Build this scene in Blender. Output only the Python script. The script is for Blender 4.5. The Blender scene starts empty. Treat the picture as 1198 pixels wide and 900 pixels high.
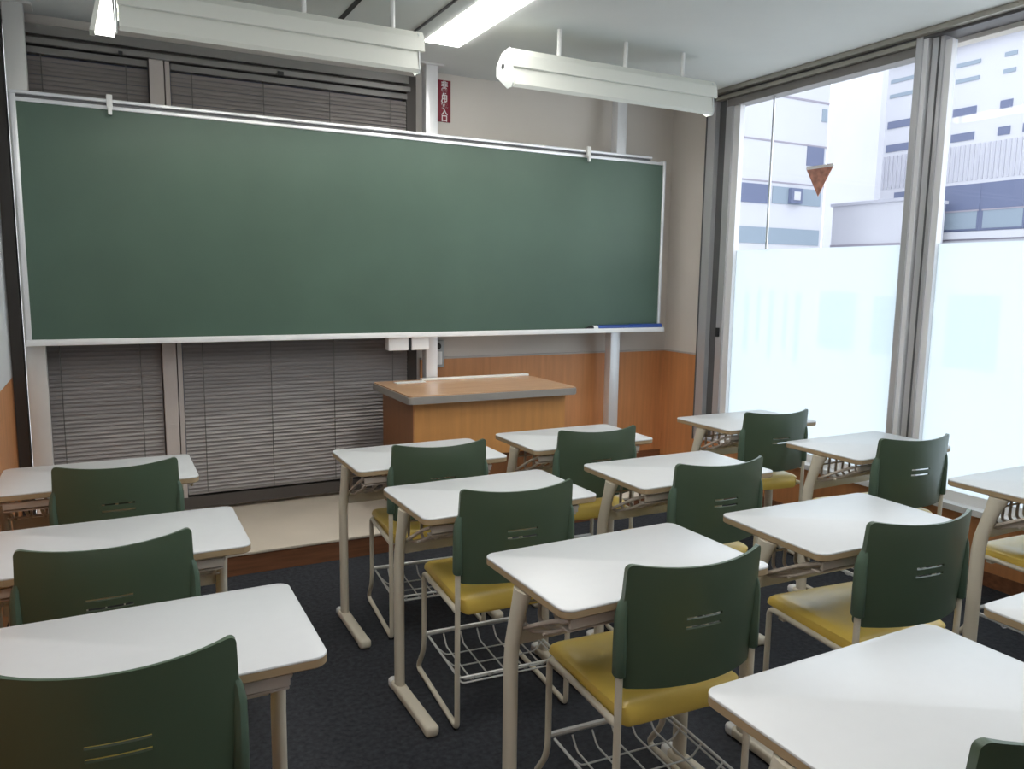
import bpy, bmesh, math, random
from mathutils import Vector, Matrix
random.seed(4)
C = bpy.context.scene.collection
PI = math.pi

# ------------------------------------------------------------------ materials
def mat(name, col, rough=0.6, metal=0.0, spec=0.5, emit=None, estr=0.0, noise=None, bump=None, coat=0.0, stretch=(1, 1, 1), ramp=None):
    m = bpy.data.materials.new(name); m.use_nodes = True
    nt = m.node_tree; b = nt.nodes['Principled BSDF']
    b.inputs['Base Color'].default_value = (*col, 1)
    b.inputs['Roughness'].default_value = rough
    b.inputs['Metallic'].default_value = metal
    b.inputs['Specular IOR Level'].default_value = spec
    if coat: b.inputs['Coat Weight'].default_value = coat; b.inputs['Coat Roughness'].default_value = 0.25
    if emit: b.inputs['Emission Color'].default_value = (*emit, 1); b.inputs['Emission Strength'].default_value = estr
    if noise or bump:
        tc = nt.nodes.new('ShaderNodeTexCoord'); mp = nt.nodes.new('ShaderNodeMapping'); mp.inputs['Scale'].default_value = stretch
        nt.links.new(tc.outputs['Object'], mp.inputs['Vector'])
    if noise:
        sc, amt = noise
        n = nt.nodes.new('ShaderNodeTexNoise'); n.inputs['Scale'].default_value = sc; n.inputs['Detail'].default_value = 5
        nt.links.new(mp.outputs['Vector'], n.inputs['Vector'])
        cr = nt.nodes.new('ShaderNodeValToRGB')
        cr.color_ramp.elements[0].position = 0.3; cr.color_ramp.elements[1].position = 0.7
        cr.color_ramp.elements[0].color = (*[max(0, c * (1 - amt)) for c in col], 1)
        cr.color_ramp.elements[1].color = (*[min(1, c * (1 + amt)) for c in col], 1)
        nt.links.new(n.outputs['Fac'], cr.inputs['Fac']); nt.links.new(cr.outputs['Color'], b.inputs['Base Color'])
    if bump:
        sc, st = bump
        n2 = nt.nodes.new('ShaderNodeTexNoise'); n2.inputs['Scale'].default_value = sc; n2.inputs['Detail'].default_value = 3
        nt.links.new(mp.outputs['Vector'], n2.inputs['Vector'])
        bp = nt.nodes.new('ShaderNodeBump'); bp.inputs['Strength'].default_value = st; bp.inputs['Distance'].default_value = 0.004
        nt.links.new(n2.outputs['Fac'], bp.inputs['Height']); nt.links.new(bp.outputs['Normal'], b.inputs['Normal'])
    return m

M = dict(
    ceiling=mat('ceiling_paint', (0.74, 0.76, 0.74), 0.9, noise=(3, 0.02)),
    wall=mat('beige_wallpaper', (0.70, 0.65, 0.60), 0.85, bump=(300, 0.15), noise=(2, 0.02)),
    wall_white=mat('pale_wallpaper', (0.72, 0.74, 0.76), 0.85, bump=(300, 0.15)),
    wainscot=mat('orange_wood_panel', (0.60, 0.265, 0.105), 0.45, noise=(5, 0.10), stretch=(7, 7, 0.5)),
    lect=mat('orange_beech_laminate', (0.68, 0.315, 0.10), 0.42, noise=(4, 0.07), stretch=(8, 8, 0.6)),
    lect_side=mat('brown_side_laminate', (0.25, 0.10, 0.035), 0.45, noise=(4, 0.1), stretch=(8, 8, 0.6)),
    lect_top=mat('tan_laminate_top', (0.55, 0.33, 0.19), 0.25, noise=(6, 0.08), stretch=(0.6, 8, 8)),
    lect_edge=mat('grey_rubber_edging', (0.30, 0.275, 0.25), 0.5),
    riser=mat('brown_wood_riser', (0.23, 0.095, 0.045), 0.5, noise=(6, 0.25), stretch=(0.6, 6, 9)),
    dais=mat('cream_dais_floor', (0.66, 0.58, 0.48), 0.42, noise=(3, 0.05)),
    carpet=mat('charcoal_carpet', (0.038, 0.040, 0.046), 0.95, spec=0.2, noise=(55, 0.35), bump=(220, 0.5)),
    board=mat('green_chalkboard', (0.068, 0.115, 0.085), 0.42, noise=(1.6, 0.10), spec=0.42),
    alu=mat('satin_aluminium', (0.84, 0.84, 0.86), 0.33, metal=0.4),
    alu_frame=mat('window_aluminium', (0.60, 0.60, 0.62), 0.35, metal=0.45),
    alu_grey=mat('grey_brown_header', (0.26, 0.245, 0.235), 0.45, metal=0.2),
    alu_dark=mat('dark_grey_gasket', (0.13, 0.13, 0.135), 0.5, metal=0.3),
    alu_bronze=mat('bronze_header_trim', (0.42, 0.40, 0.35), 0.4, metal=0.5),
    dark_frame=mat('dark_brown_frame', (0.075, 0.066, 0.06), 0.5),
    post=mat('white_painted_steel', (0.74, 0.73, 0.71), 0.35, metal=0.15),
    mull=mat('cream_mullion', (0.50, 0.45, 0.42), 0.5),
    tray=mat('white_tray_metal', (0.86, 0.86, 0.86), 0.3),
    blind=mat('grey_blind_slat', (0.28, 0.255, 0.248), 0.42, noise=(9, 0.08), stretch=(0.4, 1, 14)),
    blindrail=mat('grey_blind_rail', (0.22, 0.21, 0.20), 0.4),
    lit_bead=mat('lit_aluminium_bead', (0.90, 0.90, 0.92), 0.3, metal=0.1),  # near-white colour paints in window light on the frame's side faces
    cord=mat('grey_blind_cord', (0.13, 0.12, 0.12), 0.7),
    black=mat('black_plastic', (0.012, 0.012, 0.013), 0.45),
    blue=mat('blue_plastic', (0.015, 0.06, 0.30), 0.35),
    white=mat('white_plastic', (0.82, 0.82, 0.80), 0.4),
    greybox=mat('grey_switch_plate', (0.40, 0.41, 0.41), 0.4),
    lamp=mat('cream_lamp_housing', (0.68, 0.69, 0.63), 0.4),
    lampend=mat('lamp_grey_end', (0.60, 0.63, 0.61), 0.45),
    tubeglow=mat('fluorescent_tube', (1, 1, 1), 0.5, emit=(1, 0.98, 0.94), estr=20.0),
    panelglow=mat('light_diffuser', (1, 1, 1), 0.5, emit=(1, 0.985, 0.95), estr=8.5),
    endglow=mat('lit_end_diffuser', (1, 1, 1), 0.5, emit=(1, 0.99, 0.96), estr=2.5),
    top=mat('white_desk_laminate', (0.62, 0.625, 0.63), 0.36, spec=0.6, coat=0.25, noise=(30, 0.01)),
    rim=mat('white_desk_rim', (0.86, 0.85, 0.80), 0.35),
    edge=mat('beige_edge_band', (0.40, 0.29, 0.17), 0.5),
    steel=mat('beige_enamel_steel', (0.70, 0.64, 0.52), 0.38, spec=0.5, bump=(400, 0.05)),
    wire=mat('pale_enamel_wire', (0.60, 0.52, 0.45), 0.35),
    cwire=mat('grey_white_basket_wire', (0.66, 0.66, 0.64), 0.35, metal=0.2),
    green=mat('dark_green_plastic', (0.064, 0.098, 0.060), 0.40, coat=0.35, bump=(700, 0.08)),
    greens=mat('green_plastic_sleeve', (0.085, 0.135, 0.095), 0.4),
    yellow=mat('yellow_vinyl', (0.84, 0.60, 0.12), 0.34, spec=0.6, coat=0.35, bump=(500, 0.1), noise=(8, 0.05)),
    cap=mat('white_foot_cap', (0.80, 0.80, 0.78), 0.4),
    red=mat('red_sign', (0.25, 0.012, 0.03), 0.5),
    signwhite=mat('white_sign_print', (0.85, 0.82, 0.82), 0.5),
    tri=mat('red_triangle_back', (0.50, 0.24, 0.18), 0.6, noise=(30, 0.35)),
    bwhite=mat('white_facade_panel', (0.50, 0.50, 0.55), 0.8, noise=(0.6, 0.03)),
    bgrey=mat('pale_facade_ribs', (0.42, 0.42, 0.48), 0.8),
    bseam=mat('facade_seam', (0.28, 0.26, 0.31), 0.8),
    bglass=mat('facade_glass', (0.13, 0.15, 0.24), 0.3, spec=0.6),
    bglass2=mat('facade_glass_pale', (0.24, 0.29, 0.35), 0.3, spec=0.6),
    asphalt=mat('pale_concrete_street', (0.62, 0.63, 0.64), 0.9, noise=(2, 0.08)),
)
def glass_mat():
    m = bpy.data.materials.new('clear_pane'); m.use_nodes = True; nt = m.node_tree; nt.nodes.clear()
    o = nt.nodes.new('ShaderNodeOutputMaterial'); mx = nt.nodes.new('ShaderNodeMixShader'); t = nt.nodes.new('ShaderNodeBsdfTransparent'); g = nt.nodes.new('ShaderNodeBsdfGlossy')
    t.inputs['Color'].default_value = (0.96, 0.98, 0.99, 1); g.inputs['Roughness'].default_value = 0.02; mx.inputs['Fac'].default_value = 0.012
    nt.links.new(t.outputs[0], mx.inputs[1]); nt.links.new(g.outputs[0], mx.inputs[2]); nt.links.new(mx.outputs[0], o.inputs['Surface']); return m
def film_mat():
    m = bpy.data.materials.new('frosted_film'); m.use_nodes = True; nt = m.node_tree; nt.nodes.clear()
    o = nt.nodes.new('ShaderNodeOutputMaterial'); mx = nt.nodes.new('ShaderNodeMixShader'); t = nt.nodes.new('ShaderNodeBsdfTranslucent'); g = nt.nodes.new('ShaderNodeBsdfTransparent')
    t.inputs['Color'].default_value = (0.71, 0.765, 0.78, 1); g.inputs['Color'].default_value = (0.94, 0.97, 1, 1); mx.inputs['Fac'].default_value = 0.16
    nt.links.new(t.outputs[0], mx.inputs[1]); nt.links.new(g.outputs[0], mx.inputs[2]); nt.links.new(mx.outputs[0], o.inputs['Surface']); return m
M['glass'] = glass_mat(); M['film'] = film_mat()

# ------------------------------------------------------------------ helpers
def box(bm, x0, x1, y0, y1, z0, z1, bev=0.0, seg=2):
    vs = [bm.verts.new((x, y, z)) for z in (z0, z1) for y in (y0, y1) for x in (x0, x1)]
    idx = [(0, 2, 3, 1), (4, 5, 7, 6), (0, 1, 5, 4), (2, 6, 7, 3), (0, 4, 6, 2), (1, 3, 7, 5)]
    fs = [bm.faces.new([vs[i] for i in f]) for f in idx]
    if bev:
        es = list({e for f in fs for e in f.edges})
        bmesh.ops.bevel(bm, geom=es, offset=bev, segments=seg, affect='EDGES', profile=0.5)
def rounded(pts, r, n=5):
    out = []
    L = len(pts)
    for i in range(L):
        p = Vector(pts[i]); a = Vector(pts[i - 1]); b = Vector(pts[(i + 1) % L])
        u = (a - p).normalized(); v = (b - p).normalized()
        ang = u.angle(v); d = r / math.tan(ang / 2)
        s = p + u * d; e = p + v * d
        c = p + (u + v).normalized() * (r / math.sin(ang / 2))
        for k in range(n + 1):
            t = k / n
            q = (s - c).lerp(e - c, t)
            q = q.normalized() * r
            out.append(c + q)
    return out
def fillet(pts, r, n=5):
    """open 3D polyline with rounded corners"""
    pts = [Vector(p) for p in pts]; out = [pts[0]]
    for i in range(1, len(pts) - 1):
        p = pts[i]; u = (pts[i - 1] - p); v = (pts[i + 1] - p)
        rr = r[i - 1] if isinstance(r, (list, tuple)) else r
        d = min(rr, u.length * 0.49, v.length * 0.49); s = p + u.normalized() * d; e = p + v.normalized() * d
        for k in range(n + 1):
            t = k / n; out.append(s * (1 - t) ** 2 + p * 2 * t * (1 - t) + e * t ** 2)
    out.append(pts[-1]); return out
def tube(bm, pts, r, n=8, cap=True, sx=1.0, sy=1.0):
    pts = [Vector(p) for p in pts]
    rings = []
    t0 = (pts[1] - pts[0]).normalized()
    ref = Vector((1, 0, 0)) if abs(t0.x) < 0.9 else Vector((0, 1, 0))
    nrm = (ref - t0 * ref.dot(t0)).normalized()
    for i, p in enumerate(pts):
        if i == 0: t = (pts[1] - pts[0]).normalized()
        elif i == len(pts) - 1: t = (pts[-1] - pts[-2]).normalized()
        else: t = ((pts[i + 1] - p).normalized() + (p - pts[i - 1]).normalized()).normalized()
        nrm = (nrm - t * nrm.dot(t)).normalized(); bn = t.cross(nrm)
        rr = r[i] if isinstance(r, (list, tuple)) else r
        rings.append([bm.verts.new(p + (nrm * math.cos(a) * sx + bn * math.sin(a) * sy) * rr) for a in [2 * PI * k / n for k in range(n)]])
    for a, b in zip(rings, rings[1:]):
        for k in range(n): bm.faces.new((a[k], a[(k + 1) % n], b[(k + 1) % n], b[k]))
    if cap: bm.faces.new(rings[0][::-1]); bm.faces.new(rings[-1])
def loft(bm, rings, cap0=True, cap1=True):
    R = [[bm.verts.new(p) for p in r] for r in rings]
    n = len(R[0])
    for a, b in zip(R, R[1:]):
        for k in range(n): bm.faces.new((a[k], a[(k + 1) % n], b[(k + 1) % n], b[k]))
    if cap0: bm.faces.new(R[0][::-1])
    if cap1: bm.faces.new(R[-1])
def prism(bm, poly, axis, a, b):
    """poly in the two other axes, extruded along axis from a to b"""
    def P(u, v, w):
        return {'x': (w, u, v), 'y': (u, w, v), 'z': (u, v, w)}[axis]
    A = [bm.verts.new(P(u, v, a)) for u, v in poly]; B = [bm.verts.new(P(u, v, b)) for u, v in poly]
    n = len(poly)
    for k in range(n): bm.faces.new((A[k], A[(k + 1) % n], B[(k + 1) % n], B[k]))
    bm.faces.new(A[::-1]); bm.faces.new(B)
def obj(name, bm, m, parent=None, smooth=False):
    bmesh.ops.recalc_face_normals(bm, faces=bm.faces)
    me = bpy.data.meshes.new(name); bm.to_mesh(me); bm.free(); me.materials.append(m)
    if smooth:
        for p in me.polygons: p.use_smooth = True
        try: me.set_sharp_from_angle(angle=math.radians(40))
        except Exception: pass
    o = bpy.data.objects.new(name, me); C.objects.link(o)
    if parent: o.parent = parent
    return o
def new(): return bmesh.new()
def B(name, m, parent, *boxes, bev=0.0, smooth=False):
    bm = new()
    for b in boxes: box(bm, *b, bev=bev)
    return obj(name, bm, m, parent, smooth or bev > 0)
def thing(name, label, cat, loc=(0, 0, 0), rz=0.0, group=None):
    o = bpy.data.objects.new(name, None); C.objects.link(o); o.empty_display_size = 0.1
    o.location = loc; o.rotation_euler = (0, 0, rz); o['label'] = label; o['category'] = cat
    if group: o['group'] = group
    return o
def tag(o, label, cat, group=None):
    o['label'] = label; o['category'] = cat
    if group: o['group'] = group
    return o
def struct(o): o['kind'] = 'structure'; return o
def dup(root, loc, rz, label):
    r = root.copy(); C.objects.link(r); r.location = loc; r.rotation_euler = (0, 0, rz); r['label'] = label
    for ch in list(root.children):
        c = ch.copy(); C.objects.link(c); c.parent = r
        for g in list(ch.children):
            d = g.copy(); C.objects.link(d); d.parent = c
    return r
def shift(bm, v):
    bmesh.ops.translate(bm, verts=bm.verts, vec=v); return bm

# ------------------------------------------------------------------ room shell
XL, XR, YB, YF, ZC = -0.41, 3.69, 4.58, -2.6, 2.66
WAIN = 0.915
struct(B('floor', M['carpet'], None, (XL - .1, XR + .2, YF - .1, YB + .3, -0.1, 0.0)))
struct(B('ceiling', M['ceiling'], None, (XL - .1, 1.46, YF - .1, YB + .3, ZC, ZC + .1), (1.76, XR + .2, YF - .1, YB + .3, ZC, ZC + .1),
         (1.46, 1.76, 4.0, YB + .3, ZC, ZC + .1), (1.46, 1.76, YF - .1, YF, ZC, ZC + .1), (1.46, 1.76, YF, 4.0, ZC + .06, ZC + .1)))
# back wall: solid right part, strip above and below the blind windows
wl = struct(B('wall_back', M['wall'], None, (1.72, XR + .15, YB, YB + .15, 0, ZC), (XL, 1.72, YB, YB + .15, 2.61, ZC), (XL, 1.72, YB, YB + .15, 0, 0.135)))
struct(B('wall_left', M['wall_white'], None, (XL - .1, XL, YF, YB + .15, WAIN, ZC)))
struct(B('wall_left_wainscot', M['wainscot'], None, (XL - .1, XL, YF, YB + .15, 0, WAIN)))
struct(B('wall_rear', M['wall'], None, (XL - .1, XR + .15, YF - .1, YF, 0, ZC)))
struct(B('trim_9', M['wainscot'], None, (XL, XR, YF, YF + .012, 0.0, WAIN)))
struct(B('wall_right', M['wall'], None, (XR, XR + .15, 4.15, YB, 0, ZC), (XR, XR + .15, YF, -1.5, 0, ZC), (XR, XR + .15, -1.5, 4.15, 0, 0.33), (XR + .08, XR + .15, -1.5, 4.15, 2.60, ZC)))
struct(B('trim_1', M['wainscot'], None, (1.75, XR - .006, YB - .012, YB - .001, 0.11, WAIN)))
struct(B('trim_2', M['wainscot'], None, (XR - .012, XR - .001, 4.16, YB - .012, 0.11, WAIN)))
struct(B('trim_3', M['mull'], None, (1.75, XR - .012, YB - .016, YB - .001, WAIN, WAIN + .012), (XR - .016, XR - .001, 4.16, YB - .016, WAIN, WAIN + .012)))
struct(B('trim_4', M['wainscot'], None, (XR - .012, XR - .001, -1.5, 4.15, 0.07, 0.325)))
struct(B('baseboard_right', M['riser'], None, (XR - .018, XR - .001, YF, 3.7, 0, 0.07)))
struct(B('baseboard_back', M['riser'], None, (1.75, XR - .02, YB - .02, YB - .001, 0.112, 0.17)))
# corner frame next to the left wall
struct(B('trim_5', M['dark_frame'], None, (XL + .001, XL + .052, YB - .10, YB - .001, 0.12, ZC - .001)))
# dais
struct(B('floor_dais_riser', M['riser'], None, (XL + .001, XR - .02, 3.752, 3.77, 0.001, 0.098)))
struct(B('floor_dais', M['dais'], None, (XL + .001, XR - .02, 3.745, YB - .001, 0.098, 0.112), bev=0.003))

# ---- back window with blinds (window_3)
w3 = bpy.data.objects.new('window_3', None); C.objects.link(w3); w3['kind'] = 'structure'
B('window_frame', M['dark_frame'], w3, (-0.355, 1.72, YB - .03, YB + .06, 2.52, 2.61), (-0.355, 1.72, YB - .05, YB + .06, 0.135, 0.20),
  (-0.355, -0.31, YB - .03, YB + .06, 0.20, 2.52), (1.66, 1.72, YB - .03, YB + .06, 0.20, 2.52))
B('window_pane', M['bglass'], w3, (-0.31, 1.66, YB + .05, YB + .056, 0.20, 2.52))
B('mullion', M['mull'], w3, (0.268, 0.335, YB - .075, YB + .05, 0.20, 2.53), (0.342, 0.365, YB - .055, YB + .05, 0.20, 2.53))
B('curtain_rail', M['blindrail'], w3, (-0.30, 1.66, YB - .10, YB - .075, 2.505, 2.53), (-0.30, 1.66, YB - .07, YB - .032, 2.555, 2.60))
B('rail_catch', M['black'], w3, (0.90, 0.93, YB - .112, YB - .10, 2.50, 2.52), (0.13, 0.15, YB - .112, YB - .10, 2.495, 2.515))
def blind(name, x0, x1, label):
    t = thing(name, label, 'blind', ((x0 + x1) / 2, YB - .035, 0.2), 0, 'grey slatted window blinds')
    h = (x1 - x0) / 2
    bm = new(); n = 0; z = 2.45 - 0.2
    while z > 0.035:
        w = 0.0125; a = math.radians(66 + random.uniform(-3, 3)); dz = random.uniform(-.0015, .0015)
        prev = None
        for k in range(5):
            s = -1 + k * 0.5
            yy = math.cos(a) * s * w + 0.002 * (1 - s * s); zz = z + dz + math.sin(a) * s * w
            cur = [bm.verts.new((-h, yy, zz)), bm.verts.new((h, yy, zz))]
            if prev: bm.faces.new((prev[0], prev[1], cur[1], cur[0]))
            prev = cur
        z -= 0.0215
    o = obj('slats', bm, M['blind'], t, True)
    B('head_rail', M['blindrail'], t, (-h, h, -.02, .02, 2.27, 2.30))
    B('bottom_rail', M['blindrail'], t, (-h, h, -.012, .012, 0.012, 0.028))
    bm = new()
    k = max(2, int(2 * h / 0.42) + 1)
    for i in range(k):
        x = -h + .1 + (2 * h - .2) * i / (k - 1); box(bm, x - .002, x + .002, -.017, -.0155, 0.02, 2.28)
    obj('ladder_cord', bm, M['cord'], t)
    return t
blind('slatted_blind', -0.305, 0.262, 'narrow grey slatted blind behind the left end of the chalkboard, left of the cream mullion')
blind('slatted_blind', 0.370, 1.655, 'wide grey slatted blind behind the chalkboard between the cream mullion and the grey post')

# ---- right wall windows
def window(idx, ya, yb, bays_first):
    """ya far (large y) .. yb near"""
    w = bpy.data.objects.new('window_%d' % idx, None); C.objects.link(w); w['kind'] = 'structure'
    B('window_pane', M['glass'], w, (XR + .015, XR + .020, yb, ya, 1.63, 2.60))
    B('frosted_pane', M['film'], w, (XR + .015, XR + .020, yb, ya, 0.40, 1.63))
    B('sill', M['tray'], w, (XR - .05, XR + .14, yb, ya, 0.33, 0.36), (XR + .01, XR + .09, yb, ya, 0.36, 0.41))
    return w
w1 = window(1, 3.90, 2.655, True); w2 = window(2, 2.495, -1.42, False)
# jamb at the far side : bands of extrusion
B('jamb', M['alu_frame'], w1, (XR - .060, XR + .08, 4.075, 4.15, 0.33, 2.655), (XR - .028, XR + .08, 3.955, 4.01, 0.36, 2.60))
B('jamb_gasket', M['alu_dark'], w1, (XR - .022, XR + .08, 4.010, 4.075, 0.36, 2.60), (XR - .066, XR - .02, 4.150, 4.158, 0.33, 2.655))
B('jamb_bead', M['lit_bead'], w1, (XR - .012, XR + .03, 3.90, 3.955, 0.36, 2.60))  # whitened so the jamb's inner edge looks lit by the window
B('latch', M['black'], w1, (XR - .045, XR - .02, 3.975, 3.995, 1.06, 1.12))
B('mullion', M['alu_frame'], w2, (XR - .055, XR + .08, 2.622, 2.655, 0.36, 2.655), (XR - .022, XR + .06, 2.530, 2.590, 0.36, 2.655))
B('mullion_gasket', M['alu_dark'], w2, (XR - .008, XR + .06, 2.590, 2.598, 0.36, 2.655), (XR - .026, XR - .022, 2.548, 2.556, 0.36, 2.64))
B('mullion_bead', M['lit_bead'], w2, (XR - .044, XR + .02, 2.598, 2.622, 0.36, 2.63), (XR - .010, XR + .03, 2.495, 2.530, 0.36, 2.60))  # bright strips: window light put into the colour of the mullion
B('jamb', M['alu_frame'], w2, (XR - .05, XR + .08, -1.5, -1.42, 0.33, 2.655))
hd = struct(B('trim_6', M['alu_bronze'], None, (XR - .09, XR + .08, -1.5, 4.16, 2.635, ZC - .001), (XR - .06, XR + .08, 2.655, 4.15, 2.60, 2.622)))
struct(B('trim_7', M['alu_dark'], None, (XR - .05, XR + .08, -1.5, 4.15, 2.622, 2.635), (XR - .03, XR + .08, 2.655, 4.0, 2.597, 2.60)))
struct(B('trim_10', M['alu_grey'], None, (XR - .032, XR + .06, 2.655, 4.0, 2.553, 2.597)))
# triangular sticker on the glass
m2 = M['film'].copy(); m2.name = 'frosted_film_marks'  # faint, mostly clear shapes on the outer face of the frosted panes
for n_ in m2.node_tree.nodes:
    if n_.type == 'MIX_SHADER': n_.inputs['Fac'].default_value = 0.90
    if n_.type == 'BSDF_TRANSPARENT': n_.inputs['Color'].default_value = (0.97, 0.985, 1, 1)
def marks(w, *bx_): B('film_marks', m2, w, *[(XR + .0202, XR + .0212, a, b, c, d) for a, b, c, d in bx_])
marks(w1, (3.76, 3.80, .98, 1.36), (3.66, 3.69, 1.05, 1.38), (3.55, 3.59, .95, 1.38), (3.44, 3.47, 1.02, 1.36), (3.34, 3.38, .95, 1.37), (2.95, 3.20, 1.34, 1.38), (2.95, 3.20, 1.05, 1.34), (2.70, 2.84, 1.05, 1.36))
marks(w2, (2.16, 2.42, 1.02, 1.38))
bm = new(); cy_, cz_ = 3.26, 2.075
prism(bm, [(3.353, 2.083), (3.167, 2.083), (3.26, 1.925)], 'x', XR + .010, XR + .0145)
ts = obj('triangle_sticker', bm, M['tri'])
tag(ts, 'brownish-red downward-pointing triangle sticker on the upper clear pane of the window', 'sticker')
bm = new(); box(bm, XR + .009, XR + .0145, 3.165, 3.355, 2.084, 2.10); obj('top_edge', bm, M['signwhite'], ts)
B('glazing_bar', M['alu'], w1, (XR + .022, XR + .032, 3.645, 3.657, 1.63, 2.60))

# ------------------------------------------------------------------ chalkboard
bd = thing('chalkboard', 'long green chalkboard in an aluminium frame held on posts across the front wall', 'chalkboard', (1.55, 4.36, 0.112))
bx, by, bz = bd.location
def L(x0, x1, y0, y1, z0, z1): return (x0 - bx, x1 - bx, y0 - by, y1 - by, z0 - bz, z1 - bz)
X0, X1 = -0.33, 3.455
B('writing_surface', M['board'], bd, L(X0 + .012, X1 - .012, 4.358, 4.385, 1.105, 2.225))
B('frame', M['alu'], bd, L(X0, X0 + .022, 4.348, 4.39, 1.085, 2.24), L(X1 - .02, X1, 4.348, 4.39, 1.085, 2.235), L(X0, X1, 4.35, 4.39, 2.208, 2.226), bev=0.002)
B('top_rail', M['alu'], bd, L(X0, 3.33, 4.340, 4.39, 2.240, 2.255), bev=0.002)
B('rail_groove', M['alu_dark'], bd, L(X0 + .01, 3.33, 4.358, 4.388, 2.2262, 2.2398))
B('chalk_tray', M['tray'], bd, L(X0, X1, 4.305, 4.39, 1.078, 1.090), L(X0, X1, 4.300, 4.310, 1.078, 1.108), bev=0.002)
for cxx in (0.077, 2.814):
    B('hanging_clip', M['white'], bd, L(cxx - .013, cxx + .013, 4.325, 4.340, 2.205, 2.275), L(cxx - .009, cxx + .009, 4.315, 4.333, 2.18, 2.215), bev=0.003)
for a, b in ((-0.342, -0.258), (1.722, 1.796), (3.073, 3.150)):
    po = B('support_post', M['post'] if a < 0 else M['alu'], bd, L(a, b, 4.392, 4.46, 0.112, ZC - .004), bev=0.004)
    B('post_flange', M['post'], po, L(a - .035, b + .035, 4.375, 4.50, ZC - .012, ZC - .001))
for a, b in ((1.465, 1.587), (1.607, 1.715)):
    B('chalk_drawer', M['tray'], bd, L(a, b, 4.33, 4.40, 1.0, 1.076), bev=0.004)
B('drawer_divider', M['black'], bd, L(1.589, 1.605, 4.335, 4.40, 0.995, 1.076))

# blue stick on the tray
t = thing('blackboard_pointer', 'long blue stick with a black tip lying on the right end of the chalk tray', 'pointer', (3.16, 4.3295, 1.0925))
bm = new(); tube(bm, [(-.245, 0, .019), (.02, 0, .019)], 0.0175, 12); tube(bm, [(.02, 0, .020), (.285, 0, .021)], 0.0195, 12); obj('shaft', bm, M['blue'], t, True)
bm = new(); tube(bm, [(-.335, 0, .012), (-.315, 0, .015), (-.28, 0, .017)], [0.006, 0.014, 0.016], 12); obj('tip', bm, M['black'], t, True)
bm = new(); tube(bm, [(-.28, 0, .018), (-.245, 0, .018)], 0.0165, 12); obj('white_collar', bm, M['white'], t, True)

# red vertical sign on the wall
t = thing('wall_sign', 'narrow upright red sign with white characters beside the post above the chalkboard', 'sign', (1.912, YB - .004, 2.375))
B('plate', M['red'], t, (-.042, .042, -.004, .003, 0, .245), bev=0.001)
cu = bpy.data.curves.new('sign_text', 'FONT'); cu.body = '\n'.join('非常用進入口'); cu.size = 0.044; cu.align_x = 'CENTER'; cu.space_line = 0.9; cu.extrude = 0.0006
cu.offset = 0.0012
tmp = bpy.data.objects.new('tmp', cu); C.objects.link(tmp); bpy.context.view_layer.update()
me = bpy.data.meshes.new_from_object(tmp.evaluated_get(bpy.context.evaluated_depsgraph_get())); bpy.data.objects.remove(tmp)
me.materials.clear(); me.materials.append(M['signwhite']); to = bpy.data.objects.new('characters', me); C.objects.link(to); to.parent = t; to['kind'] = 'stuff'
to.rotation_euler = (PI / 2, 0, 0); to.location = (0, -.0055, 0.203)

# switch panel on the wall
t = thing('wall_controller', 'grey wall control box with a black dial, right of the middle post', 'control box', (1.862, YB - .016, 0.865))
B('housing', M['greybox'], t, (-.036, .036, -.028, .002, 0, .17), bev=0.004)
bm = new(); tube(bm, [(-.008, -.028, .135), (-.008, -.042, .135)], 0.02, 16); obj('dial', bm, M['black'], t, True)
B('cover', M['white'], t, (-.028, .022, -.032, -.028, .018, .10), bev=0.002)

# ------------------------------------------------------------------ lectern
t = thing('lectern', 'low orange wooden teacher lectern with grey-edged tan top on the cream platform', 'lectern', (1.91, 3.82, 0.112), math.radians(-.4))
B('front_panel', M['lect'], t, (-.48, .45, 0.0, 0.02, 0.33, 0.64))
B('shaded_lower_panel', M['lect_side'], t, (-.46, .43, 0.05, 0.07, 0.0, 0.33))  # darker brown paints in the shading below the front panel
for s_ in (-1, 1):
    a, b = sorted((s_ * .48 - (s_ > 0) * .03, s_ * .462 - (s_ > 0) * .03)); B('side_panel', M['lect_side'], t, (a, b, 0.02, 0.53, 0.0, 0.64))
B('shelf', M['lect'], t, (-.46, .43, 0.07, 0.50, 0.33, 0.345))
t.scale = (1, 1, 1.03)
bm = new(); P = rounded([(-.53, -.065), (.485, -.065), (.485, .555), (-.53, .555)], .02); prism(bm, [(p.x, p.y) for p in P], 'z', 0.662, 0.683); tp = obj('top', bm, M['lect_top'], t)
bm = new(); P = rounded([(-.535, -.072), (.49, -.072), (.49, .56), (-.535, .56)], .02); prism(bm, [(p.x, p.y) for p in P], 'z', 0.640, 0.677)
bmesh.ops.bevel(bm, geom=[e for e in bm.edges if abs(e.verts[0].co.z - e.verts[1].co.z) < 1e-5], offset=0.005, segments=2, affect='EDGES'); obj('edging', bm, M['lect_edge'], tp, True)
B('rear_ledge', M['rim'], t, (-.25, .475, 0.49, 0.53, 0.683, 0.695), bev=0.003)
pa = B('folded_paper', M['white'], None, (-.09, .09, -.03, .03, 0, 0.004)); pa.location = (1.57, 4.27, 0.8165); pa.rotation_euler = (0, 0, .05)
tag(pa, 'thin white folded paper lying at the back left of the lectern top', 'paper')

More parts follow.
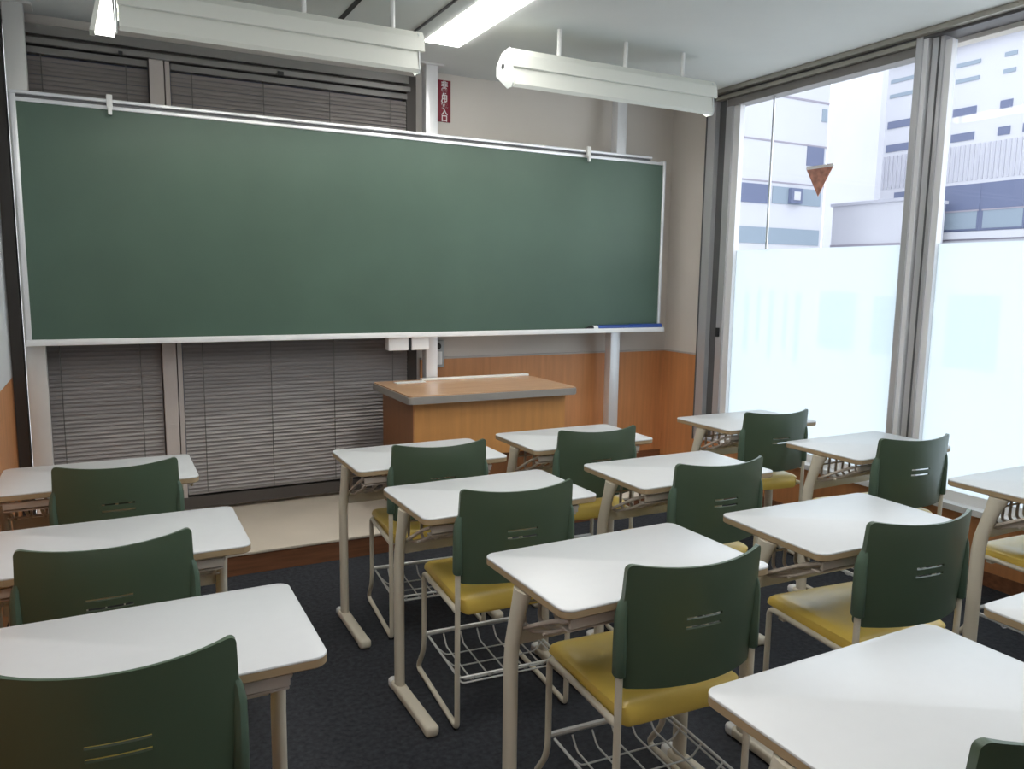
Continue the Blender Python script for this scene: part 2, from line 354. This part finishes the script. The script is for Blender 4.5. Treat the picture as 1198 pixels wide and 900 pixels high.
# ------------------------------------------------------------------ ceiling fixtures
def board_light(x0, x1, label, rods, glow_end):
    y = 3.5
    t = thing('board_light', label, 'light', ((x0 + x1) / 2, y, ZC), 0, 'chalkboard lights hung from the ceiling')
    h = (x1 - x0) / 2
    bm = new(); prism(bm, [(-.056, -.222), (-.050, -.165), (-.030, -.135), (.05, -.135), (.06, -.15), (.06, -.205), (-.040, -.205), (-.048, -.226)], 'x', -h, h); obj('housing', bm, M['lamp'], t)
    # reflector hood: thin folded sheet
    bm = new()
    outer = [(-.040, -.200), (-.056, -.302), (-.046, -.318)]; inner = [(-.041, -.314), (-.050, -.298), (-.034, -.200)]
    prism(bm, outer + inner, 'x', -h + .004, h - .028)
    prism(bm, [(.055, -.195), (.115, -.225), (.118, -.24), (.112, -.24), (.108, -.228), (.052, -.201)], 'x', -h + .004, h - .028)
    rf = obj('reflector', bm, M['lamp'], t)
    for s in (-1, 1):
        bm = new(); q = .028 if s > 0 else -.002; a, b = sorted((s * (h - q), s * (h - q + .006)))
        prism(bm, [(-.045, -.15), (-.058, -.30), (-.048, -.318), (.0, -.318), (.118, -.24), (.118, -.19), (.06, -.14), (-.02, -.13)], 'x', a, b); e = obj('end_plate', bm, M['lampend'], t)
        bm = new(); tube(bm, [(s * (h - q + .005), .045, -.205), (s * (h - q + .009), .045, -.205)], 0.013, 14); obj('socket_hole', bm, M['black'], e, True)
    bm = new(); tube(bm, [(-h + .03, .03, -.222), (h - .03, .03, -.222)], 0.014, 12); obj('tube', bm, M['tubeglow'], t, True)
    for r in rods:
        bm = new(); tube(bm, [(r - (x0 + x1) / 2, .005, -.14), (r - (x0 + x1) / 2, .005, 0)], 0.011, 12); obj('hanger_rod', bm, M['white'], t, True)
    if glow_end:
        bm = new(); prism(bm, [(-h - .012, -.325), (-h - .020, -.13), (-h - .037, -.13), (-h - .078, -.325)], 'y', -.03, .03); e = obj('end_diffuser', bm, M['endglow'], t)
        bm = new(); prism(bm, [(-h - .080, -.328), (-h - .038, -.128), (-h - .052, -.128), (-h - .098, -.328)], 'y', -.04, .04); obj('diffuser_frame', bm, M['lamp'], e)
    return t
board_light(0.105, 1.345, 'long cream chalkboard light hanging from the ceiling over the left half of the chalkboard', (0.42, 0.82, 1.215), True)
board_light(1.80, 3.075, 'long cream chalkboard light hanging over the right half of the chalkboard, near the window', (2.085, 2.49, 2.87), False)
def ceiling_light(x, y0, y1, label):
    t = thing('ceiling_light', label, 'light', (x, (y0 + y1) / 2, ZC), 0, 'recessed ceiling lights')
    h = (y1 - y0) / 2
    B('diffuser', M['panelglow'], t, (-.095, .095, -h, h, -.012, .03))
    B('side_tray', M['lampend'], t, (-.19, -.10, -h, h, -.006, .03))
    B('tray_lip', M['alu_dark'], t, (-.199, -.191, -h, h, -.010, .03))
    return t
ceiling_light(1.657, 2.0, 3.995, 'bright white recessed strip light in the ceiling between the two chalkboard lights')
ceiling_light(1.657, -.4, 1.6, 'bright white recessed strip light in the ceiling above the desks, behind the first strip')
# unseen strip light, added to light the left part of the room
tl = thing('ceiling_light', 'added white surface strip light, out of view on the left side of the ceiling', 'light', (0.15, 1.2, ZC), 0, 'recessed ceiling lights')
B('diffuser', M['panelglow'], tl, (-.095, .095, -1.2, 1.2, -.03, -.002))
slot = struct(B('trim_8', M['black'], None, (1.075, 1.100, 2.6, 3.9, ZC - .003, ZC - .0005)))

# ------------------------------------------------------------------ student desk
DW, DD, DH = 0.641, 0.409, 0.697
def desk_parts(t):
    # origin: centre of the desk on the floor; far (front) edge at +y
    hx, hy = DW / 2, DD / 2
    bm = new()
    def ring(o, z, r=.03): return [Vector((p.x, p.y, z)) for p in rounded([(-hx + o, -hy + o), (hx - o, -hy + o), (hx - o, hy - o), (-hx + o, hy - o)], r - o, 6)]
    loft(bm, [ring(.001, DH - .006), ring(0, DH - .004), ring(.001, DH - .0012), ring(.0035, DH)])
    tp = obj('tabletop', bm, M['top'], t, True)
    bm = new(); loft(bm, [ring(.004, DH - .024), ring(.0005, DH - .021), ring(.0005, DH - .006)]); obj('edge_band', bm, M['edge'], tp, True)
    for s in (-1, 1):
        x = -hx + .011 if s < 0 else hx - .055
        # oval column, upper part leaning back towards the sitter
        bm = new()
        def oval(cy, z, a=.0165, b=.0255): return [Vector((x + a * math.cos(k * PI / 8), cy + b * math.sin(k * PI / 8), z)) for k in range(16)]
        cy = hy - .145
        loft(bm, [oval(cy, .035), oval(cy, .25), oval(cy, .46), oval(cy - .006, .51), oval(cy - .022, .57), oval(cy - .042, .63, .017, .029), oval(cy - .058, DH - .026, .018, .037)])
        lg = obj('leg', bm, M['steel'], t, True)
        bm = new(); yf, yn = hy - .095, hy - .435
        rings = []
        for yy, sc in ((yf + .006, .6), (yf, .9), (yf - .012, 1), ((yf + yn) / 2, 1), (yn + .012, 1), (yn, .9), (yn - .005, .6)):
            P = rounded([(-.021, .004), (.021, .004), (.021, .036), (-.021, .036)], .009, 4)
            rings.append([Vector((x + p.x * (sc if sc > .9 else sc), yy, .02 + (p.y - .02) * sc)) for p in P])
        loft(bm, rings); obj('foot', bm, M['steel'], lg, True)
        for e, yy in ((1, yf), (-1, yn)):
            bm = new()
            P = rounded([(-.0225, .001), (.0225, .001), (.0225, .038), (-.0225, .038)], .012, 4)
            rr = [(yy - e * .022, 1.0), (yy + e * .003, 1.0), (yy + e * .010, .8), (yy + e * .013, .4)]
            loft(bm, [[Vector((x + p.x * sc, q, .0195 + (p.y - .0195) * sc)) for p in P] for q, sc in rr]); obj('end_cap', bm, M['cap'] if e > 0 else M['steel'], lg, True)
        if s > 0:   # wire bag hook under the right overhang
            bm = new(); xo = hx - .010
            tube(bm, fillet([(x, cy - .03, .655), (xo - .012, cy - .03, .650), (xo - .012, cy - .055, .622), (xo - .002, cy - .095, .620), (xo, cy - .105, .645)], .012, 4), .0038, 7)
            tube(bm, fillet([(x, cy - .06, .640), (xo - .006, cy - .065, .634), (xo - .006, cy - .12, .640)], .012, 4), .0032, 7)
            obj('bag_hook', bm, M['wire'], t, True)
    xa, xb = -hx + .030, hx - .073
    yb_ = hy - .145
    bm = new(); box(bm, xa, xb, yb_ - .008, yb_ + .009, .500, .540, bev=.005); obj('crossbar', bm, M['steel'], t, True)
    bm = new()
    n = 12
    for k in range(n):
        x = xa + .016 + (xb - xa - .032) * k / (n - 1)
        pts = fillet([(x, yb_ - .045, DH - .024), (x, yb_ - .006, .655), (x, yb_ - .002, .556), (x, yb_ - .035, .548), (x, -hy + .12, .590), (x, -hy + .045, .632)], .018, 5)
        tube(bm, pts, .0055, 7)
    for yy, z in ((yb_ - .013, .615), (-hy + .14, .578)): tube(bm, [(xa, yy, z), (xb, yy, z)], .0038, 6)
    for xx in (xa, xb): tube(bm, fillet([(xx, -hy + .025, .660), (xx, -hy + .09, .634), (xx, yb_, .540)], .03, 4), .0060, 7)
    obj('book_rack', bm, M['wire'], t, True)
    bm = new(); box(bm, xa, xb, -hy + .020, -hy + .030, .640, .664, bev=.002)
    box(bm, xa, xb, -hy + .030, -hy + .060, .628, .634, bev=.002)
    obj('rack_lip', bm, M['wire'], t, True)

S = 1.04
desks = {  # far-left corner in fitted units, angle
 'A1': (-.345, 3.250, -.001), 'A2': (-.297, 2.45, -.006), 'A3': (-.270, 1.764, -.007),
 'B1': (.792, 3.082, -.005), 'B2': (.798, 2.45, .010), 'B3': (.831, 1.727, .013), 'B4': (.885, .962, 0),
 'C1': (1.550, 3.121, .001), 'C2': (1.595, 2.453, -.006), 'C3': (1.633, 1.734, -.026), 'C4': (1.682, .966, 0),
 'D1': (2.603, 3.124, .016), 'D2': (2.652, 2.439, .009), 'D3': (2.691, 1.711, 0)}
dlabel = {
 'A1': 'white school desk at the left wall in front of the blinds, furthest of its column',
 'A2': 'white school desk at the left wall, second of its column from the chalkboard',
 'A3': 'white school desk at the left wall nearest the viewer, beige-edged, bottom left of the photo',
 'B1': 'white school desk before the left end of the lectern, beside the carpet aisle',
 'B2': 'white school desk beside the aisle, second behind the lectern, whole foot bar in view',
 'B3': 'white school desk at the centre of the photo, third behind the lectern along the aisle',
 'B4': 'large nearest white desk cut off by the bottom right of the photo',
 'C1': 'white school desk in front of the orange wall, before the right end of the lectern',
 'C2': 'white school desk in the third column, second from the orange wall',
 'C3': 'white school desk third from the orange wall, its chair seat shining white',
 'C4': 'white desk showing only its left corner at the right edge of the photo',
 'D1': 'white school desk by the window nearest the orange corner wall',
 'D2': 'white school desk by the window, second from the orange corner wall, near the window mullion',
 'D3': 'white school desk by the window, cut off by the right edge, wire rack in view'}
proto = None
DPOS = {}
for k, (u, v, a) in desks.items():
    cx_ = u * S + math.cos(a) * DW / 2 + math.sin(a) * DD / 2
    cy_ = v * S + math.sin(a) * DW / 2 - math.cos(a) * DD / 2
    DPOS[k] = (cx_, cy_, a)
    if proto is None:
        proto = thing('student_desk', dlabel[k], 'desk', (cx_, cy_, 0), a, 'white school desks in rows'); desk_parts(proto)
    else: dup(proto, (cx_, cy_, 0), a, dlabel[k])

# ------------------------------------------------------------------ student chair
def chair_parts(t):
    # origin: on the floor below the rear tubes, +y towards the desk
    # --- backrest shell with two through slots
    bm = new()
    zt, zb, HW = 0.792, 0.487, 0.191
    r = .014
    zs = sorted(set([zt, zt - .0008, zt - .002, zt - .0045, zt - .008, zt - .0138, zt - .030, .73, .70, .672, .660, .6535, .637, .6295, .60, .57, .54, .52, zb + .030, zb + .018, zb + .010, zb + .004, zb]))
    def hw(z):
        d = zt - z
        w = HW + .004 * min(1, d / .12)
        if d < r: w = w - r + math.sqrt(max(0, r * r - (r - d) ** 2))
        d2 = z - zb; r2 = .018
        if d2 < r2: w = w - r2 + math.sqrt(max(0, r2 * r2 - (r2 - d2) ** 2))
        return w
    us = [-1, -.992, -.96, -.88, -.76, -.62, -.45, -.26, -.13, 0, .13, .26, .45, .62, .76, .88, .96, .992, 1]
    slots = [(.6535, .660), (.6295, .637)]
    def yo(x, z): return .050 * (abs(x) / HW) ** 2.1 - .050 - (z - .60) * .07
    F = {}; K = {}
    for i, z in enumerate(zs):
        for j, u in enumerate(us):
            x = u * hw(z); y = yo(x, z); th = .008 + .006 * abs(u) ** 8
            zz = z - .010 * (1 - u * u) * max(0, (z - .70) / .09)
            K[i, j] = bm.verts.new((x, y, zz)); F[i, j] = bm.verts.new((x * .997, y + th, zz))
    nz, nu = len(zs), len(us)
    def hole(i, j): return -.27 < us[j] and us[j + 1] < .27 and any(abs(zs[i] - a) < 1e-6 for a, b in slots)
    for i in range(nz - 1):
        for j in range(nu - 1):
            if hole(i, j):
                for (a, b) in (((i, j), (i, j + 1)), ((i + 1, j), (i + 1, j + 1))): bm.faces.new((K[a], K[b], F[b], F[a]))
                if not hole(i, j - 1): bm.faces.new((K[i, j], K[i + 1, j], F[i + 1, j], F[i, j]))
                if not hole(i, j + 1): bm.faces.new((K[i, j + 1], K[i + 1, j + 1], F[i + 1, j + 1], F[i, j + 1]))
                continue
            bm.faces.new((K[i, j], K[i, j + 1], K[i + 1, j + 1], K[i + 1, j])); bm.faces.new((F[i, j], F[i + 1, j], F[i + 1, j + 1], F[i, j + 1]))
    for j in range(nu - 1):
        for i in (0, nz - 1): bm.faces.new((K[i, j], K[i, j + 1], F[i, j + 1], F[i, j]))
    for i in range(nz - 1):
        for j in (0, nu - 1): bm.faces.new((K[i, j], K[i + 1, j], F[i + 1, j], F[i, j]))
    bk = obj('backrest', bm, M['green'], t, True)
    TX = .194
    for s in (-1, 1):
        bm = new(); x = s * TX
        def ov(z, a, b, cy=.006, cx=0): return [Vector((x + s * cx + a * math.cos(k * PI / 6), cy + b * math.sin(k * PI / 6), z)) for k in range(12)]
        loft(bm, [ov(.520, .0125, .017), ov(.524, .0145, .020), ov(.60, .0145, .020), ov(.66, .0135, .019), ov(.69, .011, .016, .004, -.003), ov(.712, .006, .010, .002, -.008)])
        obj('side_sleeve', bm, M['greens'], bk, True)
        # side frame : one bent tube
        bm = new()
        pts = fillet([(x, .004, .60), (x, .004, .012), (x, .430, .012), (x, .352, .115), (x, .352, .400), (x, .006, .398)], [.018, .035, .05, .024], 6)
        tube(bm, pts, .0090, 10)
        fr = obj('side_frame', bm, M['steel'], t, True)
        for yy in (.03, .385):
            bm = new(); box(bm, x - .010, x + .010, yy - .016, yy + .016, .0, .006, bev=.002); obj('glide', bm, M['black'], fr)
    # --- seat
    bm = new()
    def out(o, z, rear=0.0):
        P = rounded([(-.186 + o, .012 + o), (.186 - o, .012 + o), (.191 - o, .385 - o * 1.2), (-.191 + o, .385 - o * 1.2)], max(.010, .026 - o * .2), 6)
        res = []
        for p in P:
            f = max(0, (p.y - .29) / .10) ** 2 + max(0, (.07 - p.y) / .06) ** 2 * .8
            q = rear * max(0, 1 - p.y / .10)
            res.append(Vector((p.x * (1 - .06 * max(0, 1 - p.y / .10) * (rear > 0)), p.y, z - .009 * f - q)))
        return res
    loft(bm, [out(.02, .4085, .034), out(.004, .4095, .032), out(0, .4145, .026), out(.001, .424, .010), out(.004, .432), out(.012, .4385), out(.030, .4425), out(.07, .441), out(.12, .4385)])
    obj('seat', bm, M['yellow'], t, True)
    bm = new()
    for yy in (.05, .30): box(bm, -TX, TX, yy - .012, yy + .012, .380, .389, bev=.002)
    obj('seat_support', bm, M['steel'], t, True)
    bm = new(); tube(bm, [(-TX, .352, .172), (TX, .352, .172)], .0085, 8); obj('stretcher', bm, M['cwire'], t, True)
    # --- wire basket under the seat
    bm = new(); w = TX - .012; zk = .168; za = .135
    tube(bm, fillet([(-w, .335, zk), (-w, .02, zk), (w, .02, zk), (w, .335, zk)], .012, 4), .0042, 7)
    tube(bm, fillet([(-w + .006, .335, zk - .010), (-w + .006, .008, zk - .012), (w - .006, .008, zk - .012), (w - .006, .335, zk - .010)], .012, 4), .0030, 6)
    for k in range(5):
        x = -w + .055 + (2 * w - .11) * k / 4
        tube(bm, fillet([(x, .335, zk), (x, .305, za), (x, .055, za), (x, .012, zk + .004)], .014, 4), .0030, 6)
    for yy in (.07, .16, .25): tube(bm, fillet([(-w, yy, zk), (-w + .035, yy, za - .003), (w - .035, yy, za - .003), (w, yy, zk)], .015, 4), .0028, 6)
    for s in (-1, 1): tube(bm, [(s * w, .02, zk), (s * TX, .006, zk)], .004, 6)
    obj('basket', bm, M['cwire'], t, True)

chairs = {  # centre x of backrest, y of backrest edges, degrees
 'A1': (.014, 2.91, -.5, 'green-backed chair at the furthest left desk, in front of the blinds'),
 'A2': (-.021, 2.06, 1, 'green-backed chair at the second left desk, cut by no edge, in the middle of the left column'),
 'A3': (-.010, 1.405, -4, 'largest green-backed chair, at the bottom left corner of the photo'),
 'B1': (1.140, 2.77, -5, 'green-backed chair with yellow seat at the desk in front of the lectern'),
 'B2': (1.121, 2.087, -4, 'green-backed yellow chair with wire basket at the second desk behind the lectern'),
 'B3': (1.206, 1.357, -3.5, 'green-backed chair with bright yellow seat at the centre desk, largest complete chair'),
 'B4': (1.250, .588, -3, 'chair showing only its green back top in the bottom right corner'),
 'C1': (1.878, 2.767, -3.5, 'green-backed chair at the desk in front of the orange wall right of the lectern'),
 'C2': (1.942, 2.076, -4, 'green-backed chair in the third column, seat hidden by the desk behind'),
 'C3': (1.985, 1.325, -6, 'green-backed chair with whitish shining seat at the third desk from the orange wall'),
 'D1': (2.965, 2.785, -7, 'green-backed chair by the window at the desk nearest the orange corner wall'),
 'D2': (3.015, 2.068, -7, 'green-backed chair by the window in front of the aluminium mullion'),
 'D3': (3.105, 1.350, -4, 'chair at the right edge, only its shining yellow seat and legs showing')}
chairs['A2'] = chairs['A2'][:3] + ('green-backed chair at the second left desk, middle of the left column',)
cp = None
for k, (x, y, d, lab) in chairs.items():
    if cp is None:
        cp = thing('student_chair', lab, 'chair', (x, y, 0), math.radians(d), 'green and yellow school chairs'); chair_parts(cp)
    else: dup(cp, (x, y, 0), math.radians(d), lab)

# ------------------------------------------------------------------ outside
struct(B('street_ground', M['asphalt'], None, (XR + .3, 60, -30, 60, -1.3, -1.2)))

# left office block across the street (its front faces the classroom's front wall direction)
t = thing('office_building', 'white panelled office building seen at the left of the first window', 'building', (14.6, 14.0, -1.2))
def R(x0, x1, z0, z1, d=.06, b=.02): return (x0 - 14.6, x1 - 14.6, -d, b, z0 + 1.2, z1 + 1.2)
B('wall', M['bwhite'], t, (-4.6, 1.5, 0, 7, 0, 10.2))
B('panel_seam', M['bseam'], t, R(10.2, 16.1, 5.78, 5.83, .01), R(10.2, 16.1, 4.74, 4.78, .01), R(10.2, 16.1, 3.80, 3.835, .01), R(10.2, 16.1, 6.85, 6.89, .01))
B('window', M['bglass'], t, R(10.4, 14.28, 3.30, 3.74, .02))
B('window', M['bglass2'], t, R(14.34, 15.98, 3.32, 3.72, .02))
B('window', M['bglass'], t, R(15.42, 16.0, 4.28, 4.74, .02))
B('window', M['bglass2'], t, R(15.86, 16.02, 5.36, 5.66, .02))
B('window', M['bglass2'], t, R(10.4, 16.0, 2.36, 2.74, .02))
a = B('wall_box', M['bglass'], t, R(14.86, 15.24, 3.34, 3.70, .12)); B('cover', M['bwhite'], a, R(14.95, 15.15, 3.42, 3.62, .14))
# low building between
t = thing('low_building', 'low white building wing between the two office buildings outside', 'building', (18.0, 14.2, -1.2))
B('wall', M['bwhite'], t, (0, 1.6, -1.1, 1.1, 0, 4.72))
B('roof_edge', M['bgrey'], t, (-.05, 1.65, -1.15, 1.15, 4.72, 4.80))
B('ledge', M['bseam'], t, (-.03, 0, -1.1, 1.1, 3.62, 3.68))
# tower
t = thing('tower_building', 'tall plain white tower rising behind the low wing outside', 'building', (28, 21.4, -1.2))
B('wall', M['bwhite'], t, (-2, 2, -1.15, 1.15, 0, 10.9)); B('parapet', M['bwhite'], t, (-2.05, 2.05, -1.2, 1.2, 10.9, 11.05))
# right office block
t = thing('office_building', 'large white office building with rows of windows filling the view of the right window', 'building', (20.0, 5.0, -1.2))
def Q(y0, y1, z0, z1, d=.04, b=.02): return (-d, b, y0 - 5, y1 - 5, z0 + 1.2, z1 + 1.2)
B('wall', M['bwhite'], t, (0, 8, -15, 10.4, 0, 8.9))
B('upper_storey', M['bwhite'], t, (1.2, 8, -15, 9.4, 8.9, 12.5))
B('eave', M['bseam'], t, Q(-9.9, 15.45, 7.60, 7.68, .25))
B('sill_band', M['bwhite'], t, Q(-9.9, 15.4, 2.62, 2.80, .12))
B('shadow_gap', M['bseam'], t, Q(-9.9, 15.4, 2.585, 2.62, .03))
bm = new(); y = -9.8
while y < 15.3:
    box(bm, *Q(y, y + .05, 4.12, 5.02, .03)); y += .13
obj('ribs', bm, M['bgrey'], t)
for zz0, zz1 in ((5.14, 5.34), (5.78, 5.98), (6.62, 6.72), (7.02, 7.12)):
    for y0 in (14.55, 12.75, 11.85, 10.7, 9.6, 8.4, 7.2, 6.0, 4.8):
        w = {14.55: .75, 12.75: .62, 11.85: .30}.get(y0, .85)
        B('window', M['bglass2'] if zz0 > 6.3 else M['bglass'], t, Q(y0, y0 + w, zz0, zz1, .02))
B('window_surround', M['bglass'], t, Q(6.5, 13.5, 2.82, 4.02, .01))
for y0, y1 in ((14.45, 14.92), (12.44, 13.48), (11.3, 12.36), (10.16, 11.22), (9.0, 10.08), (7.8, 8.92), (6.6, 7.72)):
    w_ = B('large_window', M['bglass'], t, Q(y0, y1, 2.84, 4.0, .02))
    B('lower_blind', M['bglass2'], w_, Q(y0 + .04, y1 - .04, 2.88, 3.32, .03))
    B('rail', M['bseam'], w_, Q(y0, y1, 3.32, 3.36, .04))
# ------------------------------------------------------------------ world, camera
W = bpy.data.worlds.new('World'); bpy.context.scene.world = W; W.use_nodes = True
nt = W.node_tree; bg = nt.nodes['Background']
bg.inputs['Color'].default_value = (0.93, 0.965, 1.0, 1); bg.inputs['Strength'].default_value = 2.1

cam = bpy.data.cameras.new('Camera'); co = bpy.data.objects.new('Camera', cam); C.objects.link(co)
f, yaw, pit, rol = 908.481, 0.484529530, -0.134925147, 0.0138993534
cam.sensor_fit = 'HORIZONTAL'; cam.sensor_width = 36; cam.lens = f / 1198 * 36; cam.clip_start = 0.05; cam.clip_end = 300
fwd = Vector((math.sin(yaw) * math.cos(pit), math.cos(yaw) * math.cos(pit), math.sin(pit)))
rt = Vector((math.cos(yaw), -math.sin(yaw), 0)); up = rt.cross(fwd)
r2 = rt * math.cos(rol) + up * math.sin(rol); u2 = -rt * math.sin(rol) + up * math.cos(rol)
m = Matrix((r2, u2, -fwd)).transposed().to_4x4(); m.translation = Vector((0, 0, 1.425)); co.matrix_world = m
sc = bpy.context.scene; sc.camera = co
sc.view_settings.view_transform = 'Standard'; sc.view_settings.look = 'None'; sc.view_settings.gamma = 1; sc.view_settings.use_curve_mapping = False
sc.view_settings.exposure = 0.52
